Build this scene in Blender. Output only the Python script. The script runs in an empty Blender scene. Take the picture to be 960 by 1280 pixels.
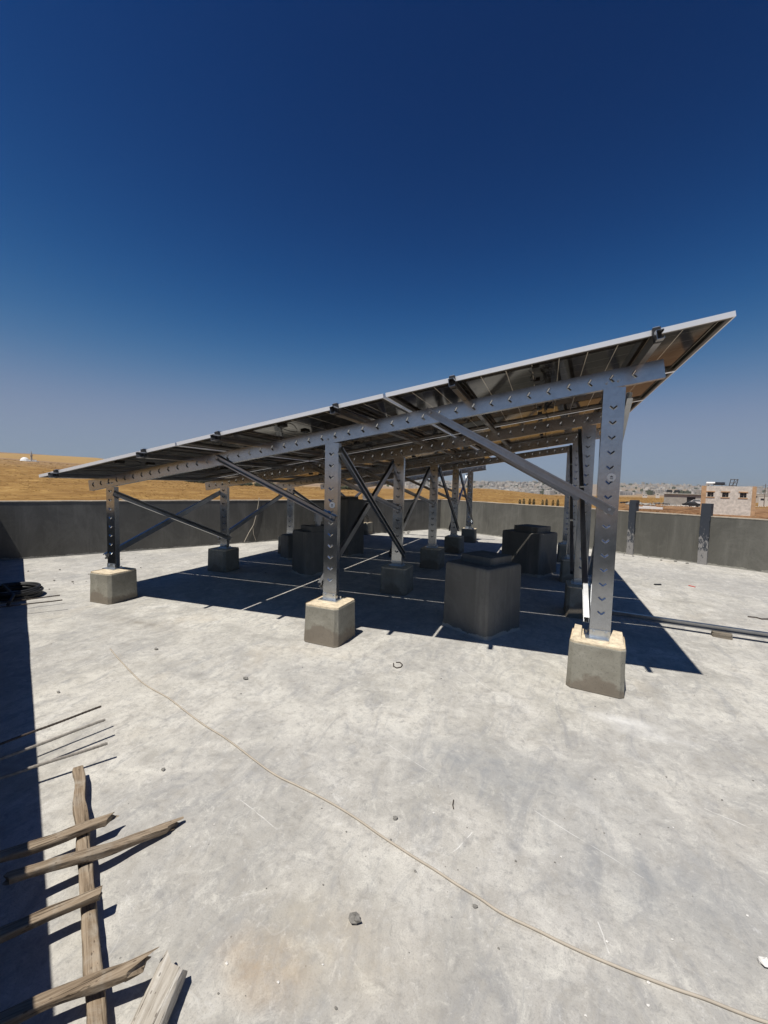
import bpy, math, random
from mathutils import Vector, Matrix, noise
R = math.radians
C = bpy.context.scene.collection
scn = bpy.context.scene

# ------------------------------------------------------------------ camera
CAM = Vector((5.361, -3.7085, 1.6)); YAW, PITCH, ROLL, FPX = -0.3755, 0.0675, 0.0244, 512.03
def cam_axes():
    f = Vector((math.sin(YAW)*math.cos(PITCH), math.cos(YAW)*math.cos(PITCH), -math.sin(PITCH)))
    r = Vector((math.cos(YAW), -math.sin(YAW), 0)); u = r.cross(f)
    return r*math.cos(ROLL)+u*math.sin(ROLL), -r*math.sin(ROLL)+u*math.cos(ROLL), f
cr, cu, cf = cam_axes()
cd = bpy.data.cameras.new('camera'); cam = bpy.data.objects.new('camera', cd); C.objects.link(cam)
cd.sensor_fit = 'VERTICAL'; cd.sensor_height = 36; cd.sensor_width = 27; cd.lens = 36*FPX/1280
cd.clip_start = 0.02; cd.clip_end = 30000
cam.matrix_world = Matrix(((cr.x, cu.x, -cf.x, CAM.x), (cr.y, cu.y, -cf.y, CAM.y), (cr.z, cu.z, -cf.z, CAM.z), (0, 0, 0, 1)))
scn.camera = cam
def ray(px, py): return cf + cr*(px-480)/FPX + cu*(640-py)/FPX
def onz(px, py, z=0.0):
    d = ray(px, py); return CAM + d*((z-CAM.z)/d.z)
def ony(px, py, y):
    d = ray(px, py); return CAM + d*((y-CAM.y)/d.y)

# ------------------------------------------------------------------ light
SUN = Vector((-0.1135, -0.3845, 1.0))
w = bpy.data.worlds.new('World'); scn.world = w; w.use_nodes = True
nt = w.node_tree; bg = nt.nodes['Background']
sky = nt.nodes.new('ShaderNodeTexSky'); sky.sky_type = 'NISHITA'; sky.sun_disc = False
sky.sun_elevation = math.atan2(1, math.hypot(SUN.x, SUN.y)); sky.sun_rotation = math.atan2(SUN.x, SUN.y)
sky.altitude = 1500; sky.air_density = 1.0; sky.dust_density = 0.0; sky.ozone_density = 1.0
def vm(op, a, b):
    x = nt.nodes.new('ShaderNodeVectorMath'); x.operation = op
    for v_, i_ in ((a, 0), (b, 1)):
        if isinstance(v_, bpy.types.NodeSocket): nt.links.new(v_, x.inputs[i_])
        else: x.inputs[i_].default_value = v_
    return x.outputs[0]
# the clear, dry, deep blue of the day: the Nishita colours made deeper, and rolled off softly towards the horizon
sq = vm('MULTIPLY', vm('POWER', sky.outputs[0], (5.0, 3.4, 3.7)), (.11, .20, .095))
soft = vm('DIVIDE', sq, vm('ADD', vm('DIVIDE', sq, (4.7, 6.4, 8.9)), (1, 1, 1)))
nt.links.new(soft, bg.inputs[0]); bg.inputs[1].default_value = 0.05
sl = bpy.data.lights.new('sun', 'SUN'); so = bpy.data.objects.new('sun', sl); C.objects.link(so)
sl.energy = 5.0; sl.angle = R(0.5); sl.color = (1.0, 0.955, 0.88)
so.rotation_euler = SUN.to_track_quat('Z', 'Y').to_euler(); so.location = (0, 0, 30)
scn.view_settings.view_transform = 'Standard'; scn.view_settings.look = 'None'
scn.view_settings.exposure = 0.0; scn.view_settings.gamma = 1
scn.view_settings.use_curve_mapping = False

# ------------------------------------------------------------------ materials
class NT:
    def __init__(s, name):
        s.m = bpy.data.materials.new(name); s.m.use_nodes = True; s.t = s.m.node_tree
        s.b = s.t.nodes['Principled BSDF']
    def n(s, ty, **k):
        x = s.t.nodes.new(ty)
        for a, v in k.items():
            if a in x.inputs: x.inputs[a].default_value = v
            else: setattr(x, a, v)
        return x
    def l(s, a, b): s.t.links.new(a, b)
    def coord(s, scale=(1, 1, 1), kind='Object'):
        c = s.n('ShaderNodeTexCoord'); m = s.n('ShaderNodeMapping'); m.inputs['Scale'].default_value = scale
        s.l(c.outputs[kind], m.inputs[0]); return m.outputs[0]
    def noise(s, vec, scale, detail=6, rough=.6, dist=0):
        x = s.n('ShaderNodeTexNoise'); x.inputs['Scale'].default_value = scale; x.inputs['Detail'].default_value = detail
        x.inputs['Roughness'].default_value = rough; x.inputs['Distortion'].default_value = dist
        s.l(vec, x.inputs['Vector']); return x.outputs['Fac']
    def ramp(s, fac, pts):
        r = s.n('ShaderNodeValToRGB'); e = r.color_ramp.elements
        while len(e) < len(pts): e.new(.5)
        for i, (p, c) in enumerate(pts):
            e[i].position = p; e[i].color = (c[0], c[1], c[2], 1) if hasattr(c, '__len__') else (c, c, c, 1)
        s.l(fac, r.inputs[0]); return r.outputs[0]
    def mix(s, fac, a, b, mode='MIX'):
        x = s.n('ShaderNodeMix', data_type='RGBA', blend_type=mode)
        for v, i in ((fac, 0), (a, 6), (b, 7)):
            if isinstance(v, bpy.types.NodeSocket): s.l(v, x.inputs[i])
            elif i == 0: x.inputs[0].default_value = v
            else: x.inputs[i].default_value = (v[0], v[1], v[2], 1)
        return x.outputs[2]
    def math(s, op, a, b=0.0):
        x = s.n('ShaderNodeMath', operation=op)
        for v, i in ((a, 0), (b, 1)):
            if isinstance(v, bpy.types.NodeSocket): s.l(v, x.inputs[i])
            else: x.inputs[i].default_value = v
        return x.outputs[0]
    def bump(s, h, strength=.4, dist=.01, prev=None):
        b = s.n('ShaderNodeBump'); b.inputs['Strength'].default_value = strength; b.inputs['Distance'].default_value = dist
        s.l(h, b.inputs['Height'])
        if prev is not None: s.l(prev, b.inputs['Normal'])
        s.l(b.outputs[0], s.b.inputs['Normal']); return b.outputs[0]
    def set(s, col=None, rough=None, metal=None, spec=None):
        for v, k in ((col, 'Base Color'), (rough, 'Roughness'), (metal, 'Metallic'), (spec, 'Specular IOR Level')):
            if v is None: continue
            if isinstance(v, bpy.types.NodeSocket): s.l(v, s.b.inputs[k])
            elif k == 'Base Color': s.b.inputs[k].default_value = (v[0], v[1], v[2], 1)
            else: s.b.inputs[k].default_value = v
        return s.m

def simple(name, col, rough=.7, metal=0, var=.25, scale=8, bump=.15):
    t = NT(name); v = t.coord()
    f = t.noise(v, scale)
    c = t.ramp(f, [(.3, [x*(1-var) for x in col]), (.7, [min(1, x*(1+var)) for x in col])])
    if bump: t.bump(t.noise(v, scale*6), bump, .004)
    return t.set(c, rough, metal)

def floor_mat():
    t = NT('bare_concrete_screed'); v = t.coord()
    big = t.noise(v, .42, 4, .55, .6); med = t.noise(v, 1.7, 8, .68, .8); fine = t.noise(v, 22, 6, .7); gr = t.noise(v, 160, 3, .7)
    c = t.ramp(med, [(.28, (.30, .285, .25)), (.43, (.42, .402, .358)), (.56, (.51, .488, .438)), (.72, (.66, .64, .585))])
    c = t.mix(t.ramp(big, [(.42, 0), (.58, .6)]), c, (.37, .36, .34)); c = t.mix(t.ramp(t.noise(v, .75, 5, .6, 1.2), [(.50, 0), (.64, .6)]), c, (.62, .595, .53))
    st = t.coord((1.0, .35, 1)); drag = t.noise(st, 5.5, 8, .75, 1.6)
    c = t.mix(t.ramp(drag, [(.50, 0), (.66, .7)]), c, (.27, .27, .27))
    c = t.mix(t.ramp(t.noise(v, 3.3, 9, .8, 1.0), [(.60, 0), (.68, .5)]), c, (.68, .67, .64))
    c = t.mix(t.ramp(t.noise(v, .9, 5, .6, .3), [(.60, 0), (.72, .35)]), c, (.46, .39, .29))
    c = t.mix(t.ramp(fine, [(.34, .6), (.47, 0)]), c, (.25, .245, .235))
    mid2 = t.noise(v, 7.5, 9, .78, .6); c = t.mix(t.ramp(mid2, [(.37, .55), (.49, 0)]), c, (.32, .30, .265)); c = t.mix(t.ramp(mid2, [(.53, 0), (.66, .5)]), c, (.68, .66, .59))
    mid3 = t.noise(v, 17, 8, .8, 1.2); c = t.mix(t.ramp(mid3, [(.57, 0), (.68, .45)]), c, (.70, .68, .62)); c = t.mix(t.ramp(mid3, [(.36, .5), (.44, 0)]), c, (.24, .235, .22))
    c = t.mix(t.ramp(fine, [(.60, 0), (.72, .5)]), c, (.66, .65, .62))
    c = t.mix(t.ramp(gr, [(.36, .5), (.46, 0)]), c, (.26, .25, .24))
    # pits and dark specks
    vo = t.n('ShaderNodeTexVoronoi'); vo.inputs['Scale'].default_value = 9; t.l(v, vo.inputs['Vector'])
    sp = t.math('LESS_THAN', vo.outputs['Distance'], .035)
    c = t.mix(t.math('MULTIPLY', sp, .55), c, (.10, .095, .09))
    # thin scratches and hairline cracks
    vc = t.n('ShaderNodeTexVoronoi', feature='DISTANCE_TO_EDGE'); vc.inputs['Scale'].default_value = .55
    wv = t.n('ShaderNodeVectorMath', operation='ADD'); nn = t.n('ShaderNodeTexNoise'); nn.inputs['Scale'].default_value = 2.2
    t.l(v, nn.inputs['Vector']); t.l(v, wv.inputs[0]); t.l(nn.outputs['Color'], wv.inputs[1]); t.l(wv.outputs[0], vc.inputs['Vector'])
    cr_ = t.math('LESS_THAN', vc.outputs['Distance'], .0022)
    c = t.mix(t.math('MULTIPLY', cr_, t.ramp(t.noise(v, 1.3), [(.5, 0), (.62, .22)])), c, (.62, .61, .58))
    # old straight scratches
    def scratch(a, b, wd, c):
        A_, B_ = onz(*a), onz(*b); mid = (A_+B_)/2; an = math.atan2((B_-A_).y, (B_-A_).x); L_ = (B_-A_).length/2
        tc = t.n('ShaderNodeTexCoord'); mp = t.n('ShaderNodeMapping', vector_type='TEXTURE'); t.l(tc.outputs['Object'], mp.inputs[0])
        mp.inputs['Location'].default_value = (mid.x, mid.y, 0); mp.inputs['Rotation'].default_value = (0, 0, an); z = t.n('ShaderNodeSeparateXYZ'); t.l(mp.outputs[0], z.inputs[0])
        y_ = t.math('ADD', z.outputs['Y'], t.math('MULTIPLY', t.math('SUBTRACT', t.noise(v, 5, 2), .5), .03))
        f = t.math('MULTIPLY', t.math('LESS_THAN', t.math('ABSOLUTE', y_), wd), t.math('LESS_THAN', t.math('ABSOLUTE', z.outputs['X']), L_))
        return t.mix(t.math('MULTIPLY', f, t.ramp(t.noise(v, 14), [(.4, .1), (.55, .6)])), c, (.74, .73, .69))
    for a_, b_ in (((482, 929), (540, 966)), ((668, 1013), (805, 1098)), ((747, 1152), (762, 1192)), ((575, 835), (630, 875)), ((560, 1070), (590, 1040)), ((880, 1010), (950, 1040)), ((300, 1000), (345, 1035))): c = scratch(a_, b_, .0022, c)
    # stains with a place of their own
    def spot(x, y, r, col, amt, c):
        g = t.n('ShaderNodeTexGradient', gradient_type='SPHERICAL'); mp = t.n('ShaderNodeMapping')
        tc = t.n('ShaderNodeTexCoord'); t.l(tc.outputs['Object'], mp.inputs[0])
        mp.inputs['Scale'].default_value = (1/r[0], 1/r[1], 1); mp.inputs['Location'].default_value = (-x/r[0], -y/r[1], 0)
        t.l(mp.outputs[0], g.inputs[0])
        f = t.math('MULTIPLY', g.outputs['Fac'], t.ramp(t.noise(v, 7, 6, .7), [(.3, .1), (.65, 1)]))
        return t.mix(t.math('MULTIPLY', f, amt), c, col)
    p = onz(328, 1208); c = spot(p.x, p.y, (.22, .14), (.40, .28, .16), .7, c)
    p = onz(425, 1180); c = spot(p.x, p.y, (.45, .25), (.47, .40, .29), .5, c)
    p = onz(780, 902); c = spot(p.x, p.y, (.30, .10), (.80, .79, .76), .7, c)
    p = onz(815, 920); c = spot(p.x, p.y, (.3, .08), (.8, .79, .76), .6, c)
    p = onz(620, 960); c = spot(p.x, p.y, (.9, .35), (.25, .26, .27), .75, c)
    p = onz(830, 1110); c = spot(p.x, p.y, (.7, .35), (.25, .26, .27), .6, c)
    p = onz(180, 780); c = spot(p.x, p.y, (1.0, .16), (.24, .22, .19), .8, c)
    p = onz(230, 840); c = spot(p.x, p.y, (.4, .12), (.2, .2, .2), .7, c)
    t.bump(fine, .35, .004, t.bump(med, .3, .02, t.bump(gr, .25, .0015)))
    return t.set(c, .85, 0, .25)

def plaster_mat(name, col, var=.2):
    t = NT(name); v = t.coord()
    a = t.noise(t.coord((1, 1, .3)), 2.0, 7, .65, .5); b = t.noise(v, 30, 5, .7)
    c = t.ramp(a, [(.3, [x*(1-var*1.3) for x in col]), (.55, col), (.72, [x*(1+var*2) for x in col])])
    c = t.mix(t.ramp(t.noise(v, 1.1, 8, .75, 1), [(.5, 0), (.62, .4)]), c, [x*1.45 for x in col])
    c = t.mix(t.ramp(t.noise(t.coord((6, 6, .35)), 1.6, 6, .6), [(.56, 0), (.72, .35)]), c, [x*1.7 for x in col])
    c = t.mix(t.ramp(b, [(.3, .35), (.45, 0)]), c, [x*.6 for x in col])
    z = t.n('ShaderNodeSeparateXYZ'); tc = t.n('ShaderNodeTexCoord'); t.l(tc.outputs['Object'], z.inputs[0])
    # splashes of pale screed where the wall meets the floor
    f = t.math('ADD', z.outputs['Z'], t.math('MULTIPLY', t.noise(v, 6), -.13))
    c = t.mix(t.math('LESS_THAN', f, -.035), c, [min(.6, x*2.2) for x in col])
    t.bump(b, .3, .004, t.bump(a, .2, .03))
    return t.set(c, .9, 0, .2)

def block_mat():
    t = NT('cast_concrete_block'); oi = t.n('ShaderNodeObjectInfo'); vv = t.n('ShaderNodeVectorMath', operation='ADD'); t.l(t.coord(), vv.inputs[0]); t.l(oi.outputs['Location'], vv.inputs[1]); v = vv.outputs[0]
    a = t.noise(v, 5, 7, .65, .4); b = t.noise(v, 60, 4, .7)
    c = t.ramp(a, [(.3, (.22, .205, .165)), (.55, (.30, .285, .235)), (.75, (.38, .36, .30))])
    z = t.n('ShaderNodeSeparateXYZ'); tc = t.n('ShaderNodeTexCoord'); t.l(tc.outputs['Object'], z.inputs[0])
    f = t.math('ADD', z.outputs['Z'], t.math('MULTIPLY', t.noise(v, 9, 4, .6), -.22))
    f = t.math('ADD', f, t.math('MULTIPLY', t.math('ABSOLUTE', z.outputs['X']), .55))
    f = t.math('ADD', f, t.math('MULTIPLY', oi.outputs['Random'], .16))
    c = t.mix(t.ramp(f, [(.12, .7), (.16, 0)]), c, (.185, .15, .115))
    vh = t.n('ShaderNodeTexVoronoi'); vh.inputs['Scale'].default_value = 55; t.l(v, vh.inputs['Vector']); c = t.mix(t.math('MULTIPLY', t.math('LESS_THAN', vh.outputs['Distance'], .13), t.ramp(t.noise(v, 8), [(.45, 0), (.6, .8)])), c, (.07, .065, .06))
    c = t.mix(t.ramp(b, [(.33, .5), (.45, 0)]), c, (.14, .13, .11))
    t.bump(b, .35, .003, t.bump(a, .2, .01))
    return t.set(c, .9, 0, .2)

def galv_mat(name='galvanised_steel', col=(.50, .52, .545), rough=.17, metal=1.0):
    t = NT(name); v = t.coord()
    vo = t.n('ShaderNodeTexVoronoi'); vo.inputs['Scale'].default_value = 45; t.l(v, vo.inputs['Vector'])
    sp = t.n('ShaderNodeSeparateColor'); t.l(vo.outputs['Color'], sp.inputs[0])
    a = t.noise(v, 6, 5, .6)
    k = t.math('ADD', t.math('MULTIPLY', sp.outputs[0], .16), t.math('MULTIPLY', a, .8))
    c = t.ramp(k, [(.25, [x*.80 for x in col]), (.8, [min(1, x*1.15) for x in col])])
    c = t.mix(t.ramp(t.noise(v, 13, 6, .7), [(.62, 0), (.74, .15)]), c, (.32, .29, .26))
    r = t.math('ADD', t.math('MULTIPLY', a, .10), rough)
    t.bump(t.noise(v, 2.5, 1), .05, .01)
    return t.set(c, r, metal)

def panel_back_mat():
    t = NT('panel_rear_cells'); tc = t.n('ShaderNodeTexCoord'); s = t.n('ShaderNodeSeparateXYZ'); t.l(tc.outputs['Object'], s.inputs[0])
    def line(o, pitch, wd):
        f = t.math('FRACT', t.math('ADD', t.math('DIVIDE', o, pitch), 50.5))
        return t.math('LESS_THAN', t.math('ABSOLUTE', t.math('SUBTRACT', f, .5)), wd/pitch/2)
    lx = line(s.outputs['X'], .1935, .006); ly = line(s.outputs['Y'], .2115, .0035)
    fine = line(s.outputs['Y'], .0176, .0012)
    a = t.noise(t.coord(), 1.5, 3)
    c = t.ramp(a, [(.3, (.010, .009, .008)), (.7, (.020, .016, .013))])
    c = t.mix(t.math('MULTIPLY', fine, .35), c, (.12, .11, .10))
    c = t.mix(t.math('MULTIPLY', ly, .6), c, (.30, .28, .25))
    c = t.mix(t.math('MULTIPLY', lx, .95), c, (.50, .44, .36))  # cell gaps, daylight coming through them put into the pale colour
    m = t.set(c, .07, 0, .12)
    return m

def wood_mat(name, c1, c2, c3):
    t = NT(name); g = t.noise(t.coord((.5, 9, 9)), 6, 8, .7, 1.0); h = t.noise(t.coord(), 12, 6, .7, .5)
    c = t.ramp(g, [(.28, c1), (.48, c2), (.70, c3)])
    c = t.mix(t.ramp(h, [(.52, 0), (.68, .55)]), c, (.40, .36, .30))
    c = t.mix(t.ramp(t.noise(t.coord((.35, 14, 14)), 9, 4, .6), [(.34, .9), (.42, 0)]), c, (.045, .032, .022))
    vo = t.n('ShaderNodeTexVoronoi'); vo.inputs['Scale'].default_value = 38; t.l(t.coord((.6, 1.4, 1.4)), vo.inputs['Vector'])
    c = t.mix(t.math('MULTIPLY', t.math('LESS_THAN', vo.outputs['Distance'], .13), .6), c, (.06, .04, .03))
    t.bump(g, .8, .006, t.bump(h, .4, .004))
    return t.set(c, .85, 0, .2)

def field_mat():
    t = NT('dry_wheat_fields'); geo = t.n('ShaderNodeTexCoord'); v = geo.outputs['Object']
    at = t.n('ShaderNodeAttribute', attribute_name='dist'); d = at.outputs['Fac']
    bare = t.n('ShaderNodeAttribute', attribute_name='bare').outputs['Fac']
    near = t.noise(t.coord((1, 1, 1)), .045, 9, .72, .8); fine = t.noise(v, .16, 10, .80, .6)
    row = t.noise(t.coord((1, .3, 1)), .35, 6, .75, 1.0)
    wheat = t.ramp(fine, [(.32, (.12, .062, .018)), (.45, (.25, .14, .040)), (.56, (.36, .215, .07)), (.70, (.52, .35, .14))])
    wheat = t.mix(t.ramp(near, [(.42, .75), (.60, 0)]), wheat, (.17, .085, .025))
    wheat = t.mix(t.ramp(row, [(.50, 0), (.66, .6)]), wheat, (.44, .28, .10))
    soil = t.ramp(fine, [(.34, (.07, .038, .02)), (.46, (.20, .105, .05)), (.58, (.32, .19, .10)), (.70, (.55, .45, .34))])
    c = t.mix(bare, wheat, soil)
    vor = t.n('ShaderNodeTexVoronoi'); vor.inputs['Scale'].default_value = .0045; vor.inputs['Randomness'].default_value = 1; t.l(v, vor.inputs['Vector'])
    sc = t.n('ShaderNodeSeparateColor'); t.l(vor.outputs['Color'], sc.inputs[0])
    plots = t.ramp(sc.outputs[0], [(.0, (.34, .21, .08)), (.35, (.27, .17, .10)), (.6, (.36, .27, .19)), (.85, (.38, .24, .09))])
    plots = t.mix(t.ramp(t.noise(v, .03, 7, .75), [(.55, 0), (.68, .6)]), plots, (.12, .10, .06))
    c = t.mix(t.ramp(d, [(.28, 0), (.5, 1)]), c, plots)
    c = t.mix(t.ramp(d, [(.50, 0), (.68, .75)]), c, (.27, .225, .185))
    t.bump(fine, .8, .35)
    return t.set(c, .95, 0, .1)

M = dict(
    floor=floor_mat(), plaster=plaster_mat('dark_cement_plaster', (.118, .115, .106)),
    plaster_r=plaster_mat('grey_cement_plaster', (.135, .131, .115)),
    boxp=plaster_mat('dark_plastered_box', (.18, .172, .152)),
    cap=simple('pale_mortar_edge', (.42, .36, .28), .9, 0, .3, 12), block=block_mat(), mortar=simple('sandy_mortar', (.62, .52, .37), .9, 0, .28, 25, .5),
    galv=galv_mat(), zinc=galv_mat('bright_zinc_plate', (.62, .66, .70), .3, .9), strut=galv_mat('zinc_strut', (.40, .41, .425), .26, 1.0),
    alu=simple('anodised_frame', (.80, .81, .82), .35, .25, .04, 3, 0), pback=panel_back_mat(),
    pfront=simple('panel_front_glass', (.012, .016, .03), .07, 0, .2, 2, 0), black=simple('black_rubber', (.018, .018, .018), .5),
    wood=wood_mat('weathered_timber', (.085, .062, .042), (.25, .19, .13), (.40, .325, .24)),
    woodp=wood_mat('plaster_crusted_timber', (.22, .19, .15), (.46, .42, .36), (.66, .63, .57)),
    rebar=simple('rusty_rebar', (.075, .06, .05), .65, .4, .4, 40, .6), rebarl=simple('dusty_rebar', (.30, .275, .24), .7, .2, .3, 40, .6),
    cable=simple('dusty_cream_cable', (.42, .37, .30), .7, 0, .12, 10, .1), white=simple('white_paint', (.78, .77, .74), .6, 0, .06, 5, .05),
    stone=simple('limestone', (.64, .59, .52), .9, 0, .25, 1.6, .5), stone2=simple('ochre_stone_quoin', (.50, .32, .18), .9, 0, .2, 1.2, .4),
    concrete=simple('raw_concrete', (.36, .34, .30), .9, 0, .2, .8, .3), dark=simple('dark_opening', (.02, .02, .022), .5, 0, .1, 3, 0),
    pebble=simple('grey_stone_chip', (.22, .21, .19), .9, 0, .3, 60, .5), chip=simple('white_stone_chip', (.72, .70, .66), .8, 0, .1, 60, .3),
    olive=simple('olive_foliage', (.06, .075, .032), .8, 0, .35, 1, 0), cypress=simple('dusty_cypress_foliage', (.075, .07, .035), .85, 0, .3, 2, 0),
    bark=simple('bark', (.14, .10, .07), .9, 0, .25, 6, .4), field=field_mat(), red=simple('faded_red_plastic', (.45, .10, .08), .6),
    city1=simple('pale_city_wall', (.62, .58, .52), .9, 0, .1, .05, 0), city2=simple('sand_city_wall', (.48, .43, .37), .9, 0, .1, .05, 0),
    city3=simple('grey_city_wall', (.36, .34, .32), .9, 0, .1, .05, 0), win=simple('dark_window', (.07, .08, .09), .3, 0, .1, .5, 0),
)
def straw_mat(name, cs):
    t = NT(name); a = t.noise(t.coord(), .22, 6, .8, .6)
    return t.set(t.ramp(a, [(.34, cs[0]), (.5, cs[1]), (.68, cs[2])]), .95, 0, .1)
def bitumen_mat():
    t = NT('chipped_bitumen_column'); v = t.coord(); s = t.n('ShaderNodeSeparateXYZ'); t.l(v, s.inputs[0])
    n_ = t.noise(t.coord((1, 1, .5)), 14, 7, .7, .8)
    k = t.math('SUBTRACT', n_, t.math('MULTIPLY', t.math('SUBTRACT', s.outputs['Z'], .62), .38))
    c = t.ramp(k, [(.56, (.035, .042, .055)), (.60, (.27, .26, .25))])
    t.bump(n_, .5, .01); return t.set(c, .7)
M['bitumen'] = bitumen_mat(); M['straw'] = straw_mat('dry_straw', ((.24, .135, .042), (.40, .245, .085), (.56, .38, .16))); M['scrub'] = straw_mat('dry_scrub', ((.07, .04, .02), (.26, .14, .06), (.50, .40, .28))); M['slot_shade'] = simple('punched_slot_shade', (.14, .14, .14), .6, 0, .1, 3, 0); M['lip'] = simple('shade_toned_flange', (.06, .058, .055), .4, .5, .1, 3, 0)

# ------------------------------------------------------------------ builders
class MB:
    def __init__(s): s.v = []; s.f = []; s.mi = []; s.cur = 0
    def face(s, pts):
        b = len(s.v); s.v += [Vector(p) for p in pts]; s.f.append(tuple(range(b, b+len(pts)))); s.mi.append(s.cur)
    def add(s, verts, faces):
        b = len(s.v); s.v += [Vector(p) for p in verts]
        for f in faces: s.f.append(tuple(i+b for i in f)); s.mi.append(s.cur)
        return s
    def box(s, c, size, rz=0, ax=None):
        c = Vector(c); hx, hy, hz = [k/2 for k in size]
        X, Y, Z = ax if ax else (Vector((math.cos(rz), math.sin(rz), 0)), Vector((-math.sin(rz), math.cos(rz), 0)), Vector((0, 0, 1)))
        vs = [c+X*(i*hx)+Y*(j*hy)+Z*(k*hz) for i in (-1, 1) for j in (-1, 1) for k in (-1, 1)]
        return s.add(vs, [(0, 1, 3, 2), (4, 6, 7, 5), (0, 4, 5, 1), (2, 3, 7, 6), (0, 2, 6, 4), (1, 5, 7, 3)])
    def extrude(s, prof, p0, p1, U, V):
        p0, p1 = Vector(p0), Vector(p1); n = len(prof)
        vs = [p0+U*a+V*b for a, b in prof]+[p1+U*a+V*b for a, b in prof]
        fs = [(i, (i+1) % n, n+(i+1) % n, n+i) for i in range(n)]
        return s.add(vs, fs+[tuple(range(n-1, -1, -1)), tuple(range(n, 2*n))])
    def channel(s, p0, p1, U, V, w, d, t=.004, lip=.014):
        """C section: web w wide along U at V=0, flanges run to V=d, short lips turn back in."""
        h = w/2
        prof = [(-h, 0), (h, 0), (h, d), (h-lip, d), (h-lip, d-t), (h-t, d-t), (h-t, t), (-h+t, t), (-h+t, d-t), (-h+lip, d-t), (-h+lip, d), (-h, d)]
        p0, p1 = Vector(p0), Vector(p1); n = len(prof)
        vs = [p0+U*a+V*b for a, b in prof]+[p1+U*a+V*b for a, b in prof]
        fs = [(i, (i+1) % n, n+(i+1) % n, n+i) for i in range(n)]
        for o in (0, n):
            quads = [(0, 1, 6, 7), (1, 2, 5, 6), (2, 3, 4, 5), (7, 8, 11, 0), (8, 9, 10, 11)]
            for q in quads: fs.append(tuple(o+k for k in (q if o else q[::-1])))
        return s.add(vs, fs)
    def tube(s, pts, r, n=6, cap=True):
        pts = [Vector(p) for p in pts]; rr = r if isinstance(r, (list, tuple)) else [r]*len(pts)
        vs = []; prev = None
        for i, p in enumerate(pts):
            d = (pts[min(i+1, len(pts)-1)]-pts[max(i-1, 0)]).normalized()
            a = prev if prev else (Vector((0, 0, 1)) if abs(d.z) < .9 else Vector((1, 0, 0)))
            x = d.cross(a).normalized(); y = x.cross(d).normalized(); prev = y
            vs += [p+(x*math.cos(2*math.pi*k/n)+y*math.sin(2*math.pi*k/n))*rr[i] for k in range(n)]
        fs = [(i*n+k, i*n+(k+1) % n, (i+1)*n+(k+1) % n, (i+1)*n+k) for i in range(len(pts)-1) for k in range(n)]
        if cap: fs += [tuple(range(n-1, -1, -1)), tuple(range((len(pts)-1)*n, len(pts)*n))]
        return s.add(vs, fs)
    def cyl(s, c, ax, r, h, n=12):
        c = Vector(c); a = Vector(ax).normalized(); return s.tube([c-a*h/2, c+a*h/2], r, n)
    def build(s, name, mat, parent=None, origin=(0, 0, 0), smooth=False):
        o3 = Vector(origin); me = bpy.data.meshes.new(name)
        me.from_pydata([tuple(v-o3) for v in s.v], [], s.f)
        for m in (mat if isinstance(mat, list) else [mat]): me.materials.append(m)
        me.polygons.foreach_set('material_index', s.mi)
        if smooth: me.polygons.foreach_set('use_smooth', [True]*len(me.polygons))
        me.update()
        ob = bpy.data.objects.new(name, me); C.objects.link(ob)
        if parent: ob.parent = parent
        else: ob.location = o3
        return ob
def tag(o, label=None, cat=None, group=None, kind=None):
    if label: o['label'] = label
    if cat: o['category'] = cat
    if group: o['group'] = group
    if kind: o['kind'] = kind
    return o
def empty(name, loc, rz=0):
    o = bpy.data.objects.new(name, None); C.objects.link(o); o.location = loc; o.rotation_euler = (0, 0, rz); o.empty_display_size = .1; return o
def copy_tree(o, parent=None):
    c = o.copy(); C.objects.link(c); c.parent = parent
    for ch in list(o.children): copy_tree(ch, c)
    return c
def bevel(o, w=.004, seg=1):
    m = o.modifiers.new('bevel', 'BEVEL'); m.width = w; m.segments = seg; m.limit_method = 'ANGLE'; m.angle_limit = R(40); return o

# ------------------------------------------------------------------ terrain
AZ = [-180, -110, -66, -57, -50, -42, -26, -9, 2, 12, 20, 60, 180]
RR = [0, 40, 80, 150, 300, 500, 700, 1100, 1500, 2000, 3000, 4500, 8000, 14000]
EL = {  # elevation tangent seen from the roof at each radius from 150 m on; nearer the ground lies 4 m below the roof
    -180: [-.037, -.018, -.011, -.008, -.005, -.004, -.003, -.002, -.001, -.004, -.004],
    -110: [-.033, -.008, .008, .016, .022, .02, .016, .01, .005, -.002, -.004],
    -66: [-.030, .004, .0285, .029, .0395, .035, .03, .02, .01, -.002, -.004],
    -57: [-.030, .002, .022, .025, .0375, .032, .026, .018, .008, -.002, -.004],
    -50: [-.033, -.008, .004, .010, .018, .018, .015, .012, .006, -.002, -.004],
    -42: [-.036, -.014, -.006, -.004, .002, .004, .006, .006, .004, -.002, -.004],
    -26: [-.037, -.018, -.012, -.010, -.008, -.004, 0, .004, .004, -.002, -.004],
    -9: [-.037, -.016, -.004, -.006, -.017, -.0165, -.012, .0085, .010, -.002, -.004],
    2: [-.037, -.022, -.0165, -.017, -.019, -.016, -.009, .009, .009, -.002, -.004],
    12: [-.032, -.019, -.016, -.014, -.014, -.010, -.005, .004, .0125, .006, -.004],
    20: [-.032, -.020, -.016, -.014, -.012, -.009, -.005, .003, .0095, .004, -.004],
    60: [-.035, -.020, -.013, -.010, -.008, -.006, -.003, .001, .003, .002, -.004],
    180: [-.037, -.018, -.011, -.008, -.005, -.004, -.003, -.002, -.001, -.004, -.004]}
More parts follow.
